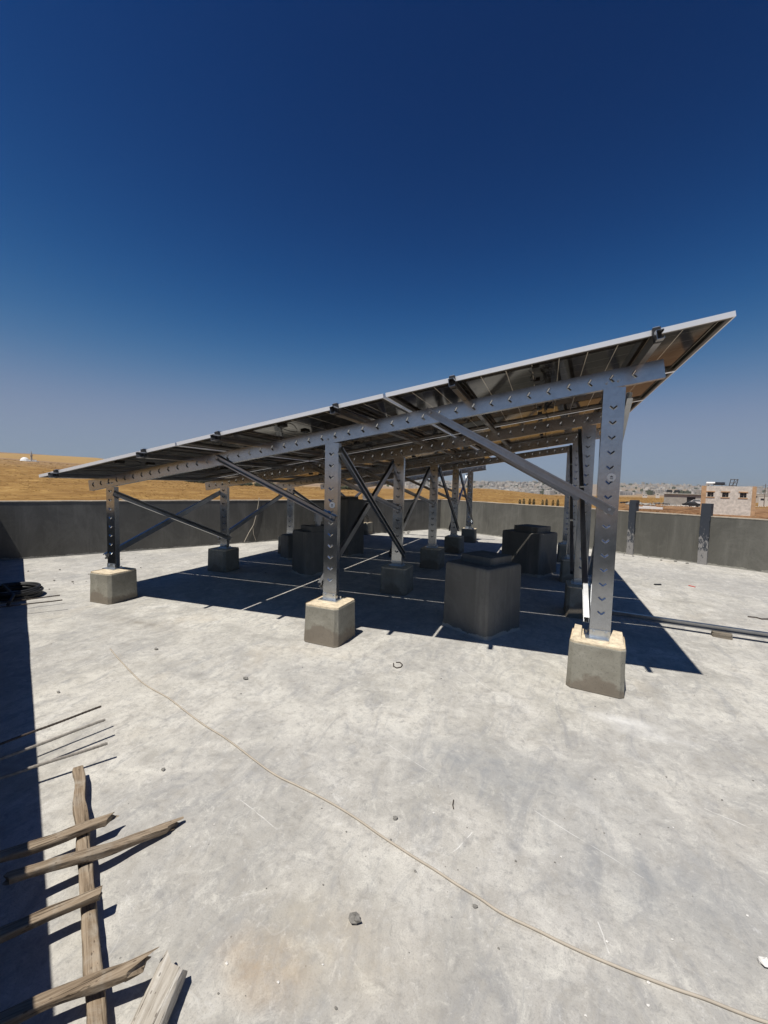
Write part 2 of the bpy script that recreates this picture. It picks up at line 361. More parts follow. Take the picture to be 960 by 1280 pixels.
def elrow(a):
    for i in range(len(AZ)-1):
        if AZ[i] <= a <= AZ[i+1]:
            k = (a-AZ[i])/(AZ[i+1]-AZ[i]); k = k*k*(3-2*k)
            return [p+(q-p)*k for p, q in zip(EL[AZ[i]], EL[AZ[i+1]])]
    return EL[180]
def hz(r, a):
    zs = [-4.2, -4.2, -3.9]+[1.6+e*rr for e, rr in zip(elrow(a), RR[3:])]
    for i in range(len(RR)-1):
        if r <= RR[i+1]:
            k = (r-RR[i])/(RR[i+1]-RR[i]); k = k*k*(3-2*k) if i > 4 else k
            z = zs[i]+(zs[i+1]-zs[i])*k; break
    else: z = zs[-1]
    x, y = r*math.sin(R(a)), r*math.cos(R(a))
    z += min(r, 300)*.0009*noise.fractal(Vector((x*.03, y*.03, 1)), 1, 2, 4)+min(r/2000, 1)*7*noise.fractal(Vector((x*.0016, y*.0016, 3)), 1, 2, 4)*(.3 if a < -50 else 1)
    return z
def gxy(px, r):
    a = math.degrees(YAW+math.atan((px-480)/FPX)); return r*math.sin(R(a)), r*math.cos(R(a)), a
def ground_at(px, r):
    x, y, a = gxy(px, r); return Vector((CAM.x+x, CAM.y+y, hz(r, a)))
def terrain():
    rs = [0.5, 12, 25, 40, 50]; r = 50
    while r < 14000: r *= 1.035; rs.append(min(r, 14000))
    azs = [-180+i*4 for i in range(27)]+[-73+i*.5 for i in range(1, 210)]+[32+i*4 for i in range(1, 37)]
    azs = sorted(set([a for a in azs if a < 180])); na = len(azs); v = []; f = []; dist = []; bare = []
    for r in rs:
        for a in azs:
            v.append((CAM.x+r*math.sin(R(a)), CAM.y+r*math.cos(R(a)), hz(r, a))); dist.append(min(1, math.log10(max(r, 10)/100)/2+.0 if r > 100 else 0))
            b = max(0, min(1, (a-5)/5))*max(0, min(1, (230-r)/60)); bare.append(b)
    for i in range(len(rs)-1):
        for k in range(na):
            k2 = (k+1) % na; f.append((i*na+k, i*na+k2, (i+1)*na+k2, (i+1)*na+k))
    me = bpy.data.meshes.new('terrain'); me.from_pydata(v, [], f); me.materials.append(M['field'])
    for nm, d in (('dist', dist), ('bare', bare)):
        at = me.attributes.new(nm, 'FLOAT', 'POINT'); at.data.foreach_set('value', d)
    me.polygons.foreach_set('use_smooth', [True]*len(me.polygons)); me.update()
    o = bpy.data.objects.new('terrain', me); C.objects.link(o); tag(o, kind='structure')
terrain()

# ------------------------------------------------------------------ roof slab and parapets
def lineint(p, d, q, e):
    den = d.x*e.y-d.y*e.x; t = ((q.x-p.x)*e.y-(q.y-p.y)*e.x)/den; return p+d*t
E1 = Vector((math.sin(R(29.1)), math.cos(R(29.1)), 0)); E2 = Vector((E1.y, -E1.x, 0))
pB = Vector((-1.90, 4.58, 0)); pR = Vector((6.835, 8.326, 0)); dN = Vector((.894, -.449, 0)).normalized(); nN = Vector((.449, .894, 0)).normalized()
pN = nN*(-1.305)
cornerBR = lineint(pB, E1, pR, E2); cornerBN = lineint(pB, E1, pN, dN)
farR = pR+E2*14; nearR = lineint(farR, E1, pN, dN)
def slab():
    m = MB(); T = .2
    pts = [cornerBN-E1*T-E2*T, cornerBR-E2*T+E1*T, farR+E1*T, nearR-nN*T]
    pts = [Vector((p.x, p.y, 0)) for p in pts]
    m.face([pts[0], pts[3], pts[2], pts[1]])
    low = [p-Vector((0, 0, 4.6)) for p in pts]
    for i in range(4): m.face([pts[i], pts[(i+1) % 4], low[(i+1) % 4], low[i]][::1])
    tag(m.build('roof_floor', M['floor']), kind='structure')
slab()
def parapet(name, a, b, out, h0, h1, mat, label):
    root = empty(name, (a.x, a.y, 0)); T = .2; o = Vector((a.x, a.y, 0)); m = MB()
    n = 40; up = Vector((0, 0, 1)); rows = []
    for i in range(n+1):
        p = a.lerp(b, i/n); h = h0+(h1-h0)*i/n
        wv = .006*noise.noise(Vector((i*.7, h0, 2))); hv = .006*noise.noise(Vector((i*.9, 7, h1)))
        rows.append([p+up*.002, p+out*wv+up*(h+hv-.02), p+out*T+up*(h+hv-.02), p+out*T-up*.3])
    for i in range(n):
        for k in range(3): m.face([rows[i][k], rows[i][k+1], rows[i+1][k+1], rows[i+1][k]])
    m.face(rows[0]); m.face(rows[-1][::-1])
    m.build('wall', mat, root, o)
    c = MB()
    for i in range(n):
        p, q = rows[i], rows[i+1]; e = out*.006*(-1)
        j0 = up*(.018+.008*noise.noise(Vector((i*1.3, 3, h0)))); j1 = up*(.018+.008*noise.noise(Vector(((i+1)*1.3, 3, h0))))
        A = [p[1]+e, p[1]+e+j0, p[2]-e+j0, p[2]-e]; B = [q[1]+e, q[1]+e+j1, q[2]-e+j1, q[2]-e]
        for k in range(4): c.face([A[k], A[(k+1) % 4], B[(k+1) % 4], B[k]])
    c.build('mortar_top', M['cap'], root, o)
    tag(root, label, 'parapet wall')
parapet('parapet_wall', cornerBN, cornerBR, -E2, 1.118, 1.10, M['plaster'], 'dark plastered parapet behind the low ends of the rafters, along the wheat hill')
parapet('parapet_wall', cornerBR+E1*.0, farR, E1, 1.10, 1.05, M['plaster_r'], 'lighter grey parapet on the far right with two dark column stubs against it')
parapet('parapet_wall', cornerBN+dN*.0, nearR, -nN, 1.10, 1.10, M['plaster'], 'near parapet just left of the camera whose shadow darkens the left edge')

# column stubs against right parapet
for (px, py, wd, ztop, lab) in [(788, 691, .145, 1.36, 'chipped dark column stub rising above the parapet beside the tall post'),
                                (878, 706, .17, 1.35, 'dark column stub in front of the stone house, pale chips low down')]:
    d = ray(px, py); t = ((pR-CAM).dot(E1))/d.dot(E1); p = CAM+d*t; p.z = 0
    m = MB(); n = 18
    for i in range(n):
        z0_, z1_ = ztop*i/n, ztop*(i+1)/n
        k = noise.noise(Vector((i*.8, px, 0)))*.012
        m.box(p-E1*(.035)+E2*k+Vector((0, 0, (z0_+z1_)/2)), (wd+.02*noise.noise(Vector((i*.6, 5, px))), .07, ztop/n+.0005), ax=(E2, E1, Vector((0, 0, 1)))) if i <= n-5 else \
            m.box(p+E1*.04+E2*k+Vector((0, 0, (z0_+z1_)/2)), (wd+.004, .21, ztop/n+.0005), ax=(E2, E1, Vector((0, 0, 1))))
    o = m.build('column_stub', M['bitumen'], None, p); tag(o, lab, 'column', 'column stubs against the right parapet')

# ------------------------------------------------------------------ solar array
def bolt(c, ax, r, h, parent, origin=None):
    m = MB(); m.cyl(c, ax, r, h, 6); return m.build('bolt', M['zinc'], parent, AO)
XM, XT, DY, HB, Z0, S = 3.3118, 5.8225, 2.048, .3803, 1.4802, .1586
TH = math.atan(S); AX = Vector((math.cos(TH), 0, math.sin(TH))); AN = Vector((-math.sin(TH), 0, math.cos(TH))); YV = Vector((0, 1, 0)); XV = Vector((1, 0, 0)); ZV = Vector((0, 0, 1))
zb = lambda x: Z0+S*x
RH = .141; XL = -.629; YN = -.455; PITCHY = 1.318; PW = 1.295; PL = 2.372; GAP = .023
def chevrons(m, p0, p1, U, N, pitch=.118, start=.1, size=.026, flip=1):
    p0, p1 = Vector(p0), Vector(p1); L = (p1-p0).length; a = (p1-p0)/L*flip; s_ = start
    while s_ < L-.05:
        c = p0+(p1-p0)*(s_/L)
        for k, wd, dk in ((0, .011, 0), (.0100, .0055, 1)):
            for sg in (-1, 1):
                q0 = c+U*(sg*size)+a*(.012+k); q1 = c-a*(.010-k); mid = (q0+q1)/2; d = (q1-q0); ln = d.length*(.82 if dk else 1); d.normalize()
                up_ = N.cross(d)
                if up_.dot(a) < 0: up_ = -up_
                m.cur = dk
                if dk: m.box(mid+N*.0002, (ln, wd, .0012), ax=(d, up_, N))  # dark strip beside the chevron, recess shade put into its colour
                else:
                    t_ = math.radians(38); m.box(mid+N*.002, (ln, wd, .007), ax=(d, up_*math.cos(t_)-N*math.sin(t_), N*math.cos(t_)+up_*math.sin(t_)))
        m.cur = 0
        s_ += pitch
arr = empty('solar_array', (0, 0, HB)); AO = Vector((0, 0, HB))
tag(arr, 'sloping roof of solar panels on galvanised steel posts, rafters and braces', 'solar array')
posts = []
for j in range(5):
    y = j*DY
    for col, x in (('L', 0), ('M', XM), ('T', XT)):
        if j == 4 and col == 'T': continue
        m = MB(); top = zb(x-.07)+.012
        m.channel((x, y, HB+.012), (x, y, top), XV, YV, .155, .062)
        chevrons(m, (x, y, HB+.012), (x, y, top), XV, -YV, start=.20, flip=1)
        po = m.build('post', [M['galv'], M['slot_shade']], arr, AO); posts.append((po, x, y))
        b = MB(); b.box((x+.0, y+.03, HB+.006), (.215, .17, .010)); b.box((x, y-.0055, HB+.042), (.15, .007, .062))
        b.build('base_plate', M['zinc'], po, AO)
        for sx_ in (-.045, .045):
            bolt((x+sx_, y-.013, HB+.055), (0, 1, 0), .010, .012, po); bolt((x+sx_*2.0, y+.07, HB+.024), (0, 0, 1), .010, .03, po)
        if j == 0 and col in 'MT':
            z = 1.375 if col == 'M' else 1.70
            st = MB(); c = Vector((x+.015, y-.0045, z)); st.add([c+XV*.031*math.cos(k*math.pi/12)+ZV*.031*math.sin(k*math.pi/12) for k in range(24)]+[c+YV*.003+XV*.031*math.cos(k*math.pi/12)+ZV*.031*math.sin(k*math.pi/12) for k in range(24)],
                [tuple(range(24))]+[(k, (k+1) % 24, 24+(k+1) % 24, 24+k) for k in range(24)])
            stk = st.build('sticker', M['white'], po, AO)
            e = MB(); e.add([c-YV*.001+XV*a+ZV*b_ for a, b_ in ((-.012, .002), (.012, .002), (.008, .007), (.003, .009), (0, .013), (-.004, .009), (-.009, .006))], [tuple(range(7))])
            e.box(c+Vector((0, -.001, -.006)), (.022, .001, .003)); e.box(c+Vector((0, -.001, -.013)), (.022, .001, .003))
            e.build('emblem', M['dark'], stk, AO)
    x1 = 6.158 if j < 4 else 3.75
    p0 = Vector((-.4065, y-.002, zb(-.4065)))+AN*RH/2; p1 = Vector((x1, y-.002, zb(x1)))+AN*RH/2
    m = MB(); m.channel(p0, p1, AN, YV, RH, .058)
    chevrons(m, p0, p1, AN, -YV, start=.09, size=.028, pitch=.155, flip=1)
    ra = m.build('rafter', [M['galv'], M['slot_shade']], arr, AO)
    for xx in (-.03, .04, XM-.04, XM+.04, XT-.05, XT+.03) if j < 4 else (.02, XM):
        bolt(Vector((xx, y-.008, zb(xx)))+AN*.045, (0, 1, 0), .010, .014, ra)
    # knee braces on the front faces
    for (a, b, need) in (((1.80, 1.865), (3.36, 1.235), 5), ((4.30, 2.285), (5.87, 1.425), 4)):
        if j >= need: continue
        A = Vector((a[0], y-.006, a[1])); B = Vector((b[0], y-.006, b[1])); d = (B-A).normalized(); U = d.cross(YV).normalized()
        m = MB(); m.channel(A, B, U, -YV, .062, .036, .003, .014); br = m.build('knee_brace', M['strut'], arr, AO)
        bolt(A+d*.04-YV*.012, (0, 1, 0), .012, .02, br); bolt(B-d*.04-YV*.012, (0, 1, 0), .012, .02, br)
def xbrace(x, j, kind):
    """cross braces in the plane of a row of posts"""
    y0, y1 = j*DY+.03, (j+1)*DY+.03; top = zb(x)-.10; lo = .56
    if kind == 'A': A, B, xx, sg = Vector((x+.085, y0, top)), Vector((x+.085, y1, lo)), x+.085, 1
    else: A, B, xx, sg = Vector((x-.085, y0, lo)), Vector((x-.085, y1, top)), x-.085, -1
    d = (B-A).normalized(); U = d.cross(XV).normalized()
    m = MB(); m.channel(A-d*.05, B+d*.05, U, XV*sg, .072, .040, .003, .014); m.build('cross_brace', M['strut'], arr, AO)
for x, rows in ((0, ('AB', 'B', 'A', 'AB')), (XM, ('AB', 'B', 'A', 'AB')), (XT, ('AB', 'B', 'A'))):
    for j, ks in enumerate(rows):
        for k in ks: xbrace(x, j, k)
# rails across the rafters
RX = [(-.27, 6), (1.25, 6), (2.29, 6), (3.62, 6), (4.65, 5), (6.0, 5)]
for x, nr in RX:
    yend = YN+PITCHY*nr+.02; m = MB()
    c = Vector((x, 0, zb(x)))+AN*(RH+.001+.031)
    m.channel(c+YV*(YN-.10), c+YV*yend, AN, AX, .060, .044, .003, .012)
    ra = m.build('rail', M['strut'], arr, AO)
    q = MB(); q.box(c+YV*(YN-.022)+AX*.02+AN*.017, (.046, .030, .098), ax=(AX, YV, AN)); q.build('end_clamp', M['black'], ra, AO)
    q = MB(); q.box(c+YV*(YN-.004)+AX*.02+AN*.071, (.036, .05, .005), ax=(AX, YV, AN)); q.build('clamp_jaw', M['zinc'], ra, AO)
    for k in range(1, nr):
        q = MB(); q.box(c+YV*(YN+PITCHY*k-.008)+AX*.02+AN*.069, (.04, .012, .006), ax=(AX, YV, AN)); q.build('clamp_jaw', M['zinc'], ra, AO)
# one panel, then copies.  local: x along slope, y across, z normal, origin at the lower near corner of the frame underside
FD = .035
m = MB()
for (cx_, cy_, sx_, sy_) in ((PL/2, .0055, PL, .011), (PL/2, PW-.0055, PL, .011), (.0055, PW/2, .011, PW-.022), (PL-.0055, PW/2, .011, PW-.022)):
    m.box((cx_, cy_, FD/2), (sx_, sy_, FD))
for (cx_, cy_, sx_, sy_) in ((PL/2, .024, PL-.022, .026), (PL/2, PW-.024, PL-.022, .026), (.024, PW/2, .026, PW-.074), (PL-.024, PW/2, .026, PW-.074)):
    m.cur = 1; m.box((cx_, cy_, .0012), (sx_, sy_, .0022))  # inner flange of the silver frame, underside shade put into its colour
pn = m.build('solar_panel', [M['alu'], M['lip']])
m = MB(); m.cur = 0; m.box((PL/2, PW/2, FD-.0065), (PL-.0225, PW-.0225, .005)); g = m.build('cell_glass', [M['pback'], M['pfront']], pn)
for poly in g.data.polygons:
    if poly.normal.z > .5: poly.material_index = 1
for k in (-.42, 0, .42):
    m = MB(); m.box((PL/2, PW/2+k, FD-.018), (.055, .10, .016)); m.build('junction_box', M['black'], pn)
for sg in (-1, 1):
    m = MB()
    pts = [Vector((PL/2+.04*math.sin(t*3.1)+.05*sg, PW/2+sg*(.42-t*.33), FD-.02-.03*math.sin(t*math.pi)-(.06*math.sin(t*math.pi)**2 if sg > 0 else 0))) for t in [i/14 for i in range(15)]]
    m.tube(pts, .004, 6); m.build('lead', M['black'], pn)
orig = Vector((XL, YN, zb(XL)))+AN*(RH+.062)
cols_ = ['lowest', 'middle', 'highest']; rown = ['nearest the camera', 'second from the camera', 'third from the camera', 'fourth from the camera', 'fifth from the camera', 'farthest from the camera']
first = True
for c in range(3):
    for r in range(6 if c < 2 else 5):
        o = pn if first else copy_tree(pn); first = False
        o.parent = arr; o.location = orig+AX*(c*(PL+GAP))+YV*(r*PITCHY)-AO; o.rotation_euler = (0, -TH, 0)
# cables hanging under the near panels
def loop_cable(px, py, y, drop, lab, seed):
    p = ony(px, py, y); rnd = random.Random(seed); m = MB()
    pt = Vector((p.x, y, zb(p.x)+RH+.085-S*0)); bot = p.z
    for k in range(4):
        pts = []; ph = rnd.random()*6; wd = .03+.03*rnd.random()
        for i in range(23):
            t = i/22; pts.append(Vector((p.x+wd*math.sin(t*6.28+ph)*(t*(1-t)*4), y+wd*math.cos(t*5+ph)*(t*(1-t)*4)+(.05 if t > .5 else 0), pt.z-(pt.z-bot)*math.sin(t*math.pi)*(.75+.25*rnd.random()*(k > 0)))))
        m.tube(pts, .0045, 6)
    m.cyl((p.x+.01, y, bot+.02), (1, .3, 0), .010, .05, 8); m.cyl((p.x-.02, y+.03, bot+.035), (.2, .5, .3), .010, .05, 8)
    tag(m.build('cable_loop', M['black'], arr, AO), lab)
loop_cable(685, 458, -.12, .1, 'black connector leads hanging between the white panel edge and the nearest rafter', 3)
loop_cable(687, 512, .55, .12, 'tangled black leads dangling just below the nearest rafter', 5)

# concrete blocks
def block_mesh(m, c, w_, d_, h, ch=.035, taper=.008, rz=0):
    X = Vector((math.cos(rz), math.sin(rz), 0)); Y = Vector((-math.sin(rz), math.cos(rz), 0)); c = Vector(c)
    def ring(z, k):
        a, b = w_/2+k, d_/2+k
        pr = [(-a+ch, -b), (a-ch, -b), (a, -b+ch), (a, b-ch), (a-ch, b), (-a+ch, b), (-a, b-ch), (-a, -b+ch)]
        return [c+X*x+Y*y+ZV*z for x, y in pr]
    lv = [(0, taper), (.02, taper*.9), (h*.35, taper*.5), (h*.7, taper*.2), (h, 0)]
    rs = [ring(z, k) for z, k in lv]; rnd = random.Random(int(c.x*100+c.y*10))
    vs = [v+Vector((rnd.uniform(-.003, .003), rnd.uniform(-.003, .003), 0)) for r_ in rs for v in r_]
    fs = [(i*8+k, i*8+(k+1) % 8, (i+1)*8+(k+1) % 8, (i+1)*8+k) for i in range(len(lv)-1) for k in range(8)]
    m.add(vs, fs+[tuple(range(7, -1, -1)), tuple(range(len(vs)-8, len(vs)))])
nm = ['nearest', 'second', 'third', 'fourth', 'fifth']; cn = {'L': 'low left', 'M': 'middle', 'T': 'tall right'}
offs = {('L', 0): (.12, -.055), ('M', 0): (.04, -.045), ('T', 0): (-.015, .0)}
for j in range(5):
    for col, x in (('L', 0), ('M', XM), ('T', XT)):
        if j == 4 and col == 'T': continue
        ox, oy = offs.get((col, j), (.03, -.03)); c = Vector((x+ox, j*DY+oy, 0)); h = HB-.008
        rz = {('T', 0): R(-7), ('L', 0): R(2), ('M', 0): R(-2)}.get((col, j), R(((j*7+int(x)*5) % 9)-4))
        ww = {('T', 0): .40, ('L', 0): .375, ('M', 0): .385}.get((col, j), .39)
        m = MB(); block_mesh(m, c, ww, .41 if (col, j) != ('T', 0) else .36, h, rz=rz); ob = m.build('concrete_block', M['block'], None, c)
        bevel(ob, .006, 2)
        q = MB(); block_mesh(q, c+Vector((0, 0, h-.004)), ww-.012, .395 if (col, j) != ('T', 0) else .345, .014, .03, .001, rz)
        if (col, j) == ('T', 0):
            for sx_, wd in ((-.150, .07), (.135, .11)):
                X = Vector((math.cos(rz), math.sin(rz), 0)); Y = Vector((-math.sin(rz), math.cos(rz), 0)); b = c+X*sx_+ZV*(h+.008)
                vs = [b-X*wd/2-Y*.15, b+X*wd/2-Y*.15, b+X*wd/2+Y*.15, b-X*wd/2+Y*.15]+[b-X*wd*.4-Y*.0+ZV*.03, b+X*wd*.4-Y*.0+ZV*.028, b+X*wd*.38+Y*.14+ZV*.045, b-X*wd*.4+Y*.14+ZV*.05]
                q.add(vs, [(0, 1, 5, 4), (1, 2, 6, 5), (2, 3, 7, 6), (3, 0, 4, 7), (4, 5, 6, 7)])
        q.build('mortar_bed', M['mortar'], ob, c)
        tag(ob, f'concrete footing block under the {cn[col]} post of the {nm[j]} rafter', 'concrete block', 'concrete blocks under the posts')

# plastered boxes on the roof under the panels (aligned with the parapets)
def pbox(px, py, wl, wr, h, cap, lab, capo=(.0, .0)):
    n = Vector((px, py, 0)) if px < 20 else onz(px, py)
    n.z = 0; c = n-E2*(wl/2)+E1*(wr/2)
    m = MB(); N = 8; lv = [0, .03, h*.5, h-.03, h-.008, h]; ks = [.02, .008, .003, 0, -.006, -.016]; vs = []
    for z, k in zip(lv, ks):
        a, b = wl/2+k, wr/2+k; e = .02
        for x, y in [(-a+e, -b), (a-e, -b), (a, -b+e), (a, b-e), (a-e, b), (-a+e, b), (-a, b-e), (-a, -b+e)]:
            vs.append(c+E2*x+E1*y+ZV*z)
    fs = [(i*8+k, i*8+(k+1) % 8, (i+1)*8+(k+1) % 8, (i+1)*8+k) for i in range(len(lv)-1) for k in range(8)]
    m.add(vs, fs+[tuple(range(len(vs)-8, len(vs)))])
    o = m.build('plastered_box', M['boxp'], None, c); 
    if cap:
        q = MB(); cc = c+E2*capo[0]+E1*capo[1]; block_mesh(q, cc+ZV*(h-.002), cap[0], cap[1], cap[2], .015, .002, math.atan2(E2.y, E2.x)); q.build('cap_slab', M['boxp'], o, c)
    return tag(o, lab, 'plastered box', 'plastered boxes under the solar panels')
pbox(607, 801, .60, .62, .745, (.42, .40, .085), 'nearest plastered box with a flat cap, between the middle and tall posts', (-.02, .08))
pbox(673, 722, .80, .62, .78, (.50, .45, .11), 'plastered box with raised cap standing behind the nearest box', (.05, .0))
pbox(382, 721, .50, .62, .76, (.38, .42, .09), 'dark plastered box with a stepped cap between the low and middle posts', (.05, .0))
pbox(360, 700, .35, .35, .50, None, 'low dark box at the left side of a stepped one')
pbox(1.38, 4.25, .55, .45, 1.25, (.3, .3, .06), 'tallest dark box, partly hidden behind the middle post of the nearest rafter')
# tap and pipe on the box
p = onz(382, 721); p = p-E2*.12+E1*.3; m = MB(); m.tube([p+ZV*.8, p+ZV*.93], .05, 10); m.tube([p+ZV*.93, p+ZV*1.05], .075, 10)
tag(m.build('vent_pipe', M['strut'], None, p+ZV*.8), 'short grey vent pipe on top of the stepped box', 'vent pipe')

# ------------------------------------------------------------------ things on the floor
# steel channel lying on a small block
m = MB(); a = Vector((5.98, 1.99, .085)); b = Vector((10.4, 1.55, .085)); d = (b-a).normalized(); U = Vector((0, 0, 1))
m.channel(a, b, U, d.cross(U)*1, .062, .045, .003, .012)
tag(m.build('steel_channel', M['strut'], None, a), 'long steel channel lying on the floor at the right, propped on a small block', 'steel channel')
m = MB(); c = Vector((7.25, 1.83, 0)); block_mesh(m, c, .17, .12, .054, .012, .004, R(-12)); tag(m.build('small_block', M['block'], None, c), 'small rough concrete block under the steel channel', 'concrete block')
# cable across the floor
pts = [(138, 811), (147, 822), (172, 848), (190, 861), (210, 872), (232, 889), (255, 906), (278, 920), (300, 936), (322, 953), (345, 969), (372, 982), (398, 995), (425, 1010), (450, 1026), (474, 1043), (497, 1058), (522, 1074), (545, 1088), (572, 1106), (600, 1123), (620, 1137), (640, 1148), (670, 1162), (700, 1177), (728, 1190), (756, 1202), (788, 1215), (820, 1227), (850, 1238), (880, 1248), (915, 1262), (950, 1275), (1000, 1290), (1060, 1304)]
P = [onz(x, y, .005) for x, y in pts]; sm = []
for i in range(len(P)-1):
    p0, p1, p2, p3 = P[max(i-1, 0)], P[i], P[i+1], P[min(i+2, len(P)-1)]
    for k in range(4):
        t = k/4; sm.append(.5*((2*p1)+(p2-p0)*t+(2*p0-5*p1+4*p2-p3)*t*t+(3*p1-p0-3*p2+p3)*t**3))
m = MB(); m.tube(sm, .0050, 7); tag(m.build('floor_cable', M['cable'], None, sm[0], True), 'thin cream cable snaking diagonally across the bare floor', 'cable')
# rebar stubs out of the near parapet
def rod(px, py, z, r, mat, lab, px0=None):
    e = onz(px, py, z); n_ = e.dot(nN); g = onz(px0[0], px0[1], z); d = (g-e).normalized()
    t = (-1.305-n_)/d.dot(nN); m = MB(); q = e+d*t; k = 16
    pts = [e.lerp(q, i/k)+ZV*.001*math.sin(i*.9+px)-ZV*.01*(i/k) for i in range(k+1)]
    m.tube(pts, r, 8)
    for i in range(int((e-q).length/.018)): # ribs
        c = e+d*(.01+i*.018); m.cyl(c+ZV*(.001*math.sin((.01+i*.018)/(e-q).length*k*.9+px)-.01*(.01+i*.018)/(e-q).length), d, r*1.14, .004, 8)
    tag(m.build('rebar_rod', mat, None, q), lab, 'rebar', 'rebar rods sticking out of the near parapet')
rod(126.4, 883, .16, .0065, M['rebar'], 'dark rebar rod at the left edge, farthest of the three above the timber', (31.2, 917.5))
rod(131.3, 899.4, .123, .008, M['rebarl'], 'dusty rebar rod, middle one of the three above the timber', (32.8, 935.5))
rod(134.6, 929, .104, .008, M['rebarl'], 'dusty rebar rod closest to the top end of the long timber', (34.5, 960))
rod(75, 744, .116, .007, M['rebar'], 'thin rebar rod touching the black hose coil', (25, 750))
rod(78, 750, .125, .007, M['rebar'], 'thin rebar rod just in front of the one by the hose coil', (25, 755.5))
# hose coil
c = onz(16, 746); m = MB(); pts = []
for i in range(260):
    a = i/260*2*math.pi*5.5; rr = .30+.02*math.sin(i*.05)+.01*math.sin(i*.31); pts.append(c+Vector((rr*math.cos(a)*1.0, rr*math.sin(a)*.9, .02+.10*i/260)))
pts += [c+Vector((.33+.06*k, -.15-.05*k, .10-.02*k)) for k in range(4)]
m.tube(pts, .018, 8); tag(m.build('hose_coil', M['black'], None, c, True), 'coil of black hose half hidden in the parapet shadow', 'hose')

# timber
def plank(p0, p1, wd, th, mat, lab, seed, splinter=.05, bend=0, ends=(1, 1), name='timber', taper=1.0):
    p0, p1 = Vector(p0), Vector(p1); L = (p1-p0).length; rnd = random.Random(seed); n = max(18, int(L/.016)); m = MB()
    q = (p1-p0).to_track_quat('X', 'Z'); prof = []
    K = 24; vs = []
    for i in range(n+1):
        t = i/n; x = t*L; ww = wd*(1+(taper-1)*t)
        for k in range(K):
            a = 2*math.pi*k/K; ca, sa = math.cos(a), math.sin(a)
            y = ww/2*math.copysign(abs(ca)**.35, ca); z = th/2*math.copysign(abs(sa)**.35, sa)
            nz = noise.fractal(Vector((x*5+seed*7, y*30, z*30)), 1, 2, 5); y *= 1+.20*nz; z *= 1+.22*nz
            y += .22*wd*noise.noise(Vector((x*5.5, seed, 0)))+bend*math.sin(t*math.pi); z += .16*th*noise.noise(Vector((x*4, seed, 5)))
            xx = x
            if i == 0 and ends[0]: xx += -abs(noise.noise(Vector((y*45, z*30, seed))))*splinter
            if i == n and ends[1]: xx += abs(noise.noise(Vector((y*45, z*30, seed+3))))*splinter*1.6+splinter*(.8*y/wd)
            vs.append((xx, y, z))
    fs = [(i*K+k, i*K+(k+1) % K, (i+1)*K+(k+1) % K, (i+1)*K+k) for i in range(n) for k in range(K)]+[tuple(range(K-1, -1, -1)), tuple(range(n*K, n*K+K))]
    m.add(vs, fs); o = m.build(name, mat); o.location = p0; o.rotation_mode = 'QUATERNION'; o.rotation_quaternion = q
    return tag(o, lab, 'timber', 'old timber pieces in the near left corner')
def ext(a, b, s): return b+(b-a).normalized()*s
a = onz(97.5, 962, .055); b = onz(121, 1280, .045); plank(ext(b, a, 0), ext(a, b, .5), .047, .030, M['wood'], 'long straight timber lying away from the camera under the crossing pieces', 1, .02)
g = ext(a, b, .9)
def cross(l, r, zl, zr, wd, th, el, lab, seed, **k):
    A = onz(*l, zl); B = onz(*r, zr); plank(ext(B, A, el), B, wd, th, k.pop('mat', M['wood']), lab, seed, **k)
cross((40, 1058), (134, 1025), .108, .082, .048, .030, .38, 'short splintered timber crossing the long one nearest the rebar', 2, splinter=.05)
cross((28, 1092), (212, 1033), .130, .022, .042, .030, .03, 'longest crossing timber with a broken tip resting on the floor', 3, splinter=.06, bend=-.012)
cross((40, 1152), (124, 1117), .108, .100, .040, .030, .40, 'stubby timber crossing the long one, third from the rebar', 4, splinter=.012)
cross((40, 1272), (168, 1210), .100, .104, .037, .030, .30, 'crooked forked timber crossing the long one nearest the bottom edge', 5, splinter=.06, bend=.03)
A = onz(213, 1218, .045); B = onz(176, 1300, .045); plank(B+(B-A).normalized()*.1, A, .095, .06, M['woodp'], 'broken board crusted with white plaster at the bottom left', 6, splinter=.045, bend=.0)
# small nail bent in timber skipped; debris on the floor
def pebble(px, py, s, mat, lab, seed, grp=True, kind='pebble'):
    c = onz(px, py); rnd = random.Random(seed); m = MB(); K, Lr = 7, 4; vs = []
    for i in range(Lr+1):
        ph = math.pi*i/Lr
        for k in range(K):
            a = 2*math.pi*k/K; r_ = s*(.7+.5*rnd.random()); vs.append(c+Vector((r_*math.sin(ph)*math.cos(a), r_*math.sin(ph)*math.sin(a)*.8, max(0, s*.45+r_*.5*math.cos(ph)))))
    m.add(vs, [(i*K+k, (i+1)*K+k, (i+1)*K+(k+1) % K, i*K+(k+1) % K) for i in range(Lr) for k in range(K)])
    tag(m.build(kind, mat, None, c), lab, 'pebble', 'loose stone chips on the floor')
big = [(307, 849, .022, 'pebble', 'dark stone chip between the nearest middle block and the cable start'), (444, 1152, .026, 'pebble', 'grey angular mortar lump on the open floor near the bottom'), (494, 1024, .014, 'pebble', 'dark chip just above the bend of the cream cable'),
       (955, 1205, .022, 'chip', 'white chip at the right edge near the bottom'), (73, 866, .014, 'pebble', 'dark chip left of the rebar rods by the shadow edge'), (204, 963, .013, 'pebble', 'dark chip on the floor right of the timber top end'),
       (594, 1134, .010, 'pebble', 'dark chip just left of the cream cable, low in the photo'), (195, 812, .020, 'pebble', 'dark lump of grit right of the cable start')]
for i, (x, y, s_, mt, lab) in enumerate(big): pebble(x, y, s_, M[mt], lab, i+10)
rnd = random.Random(77)
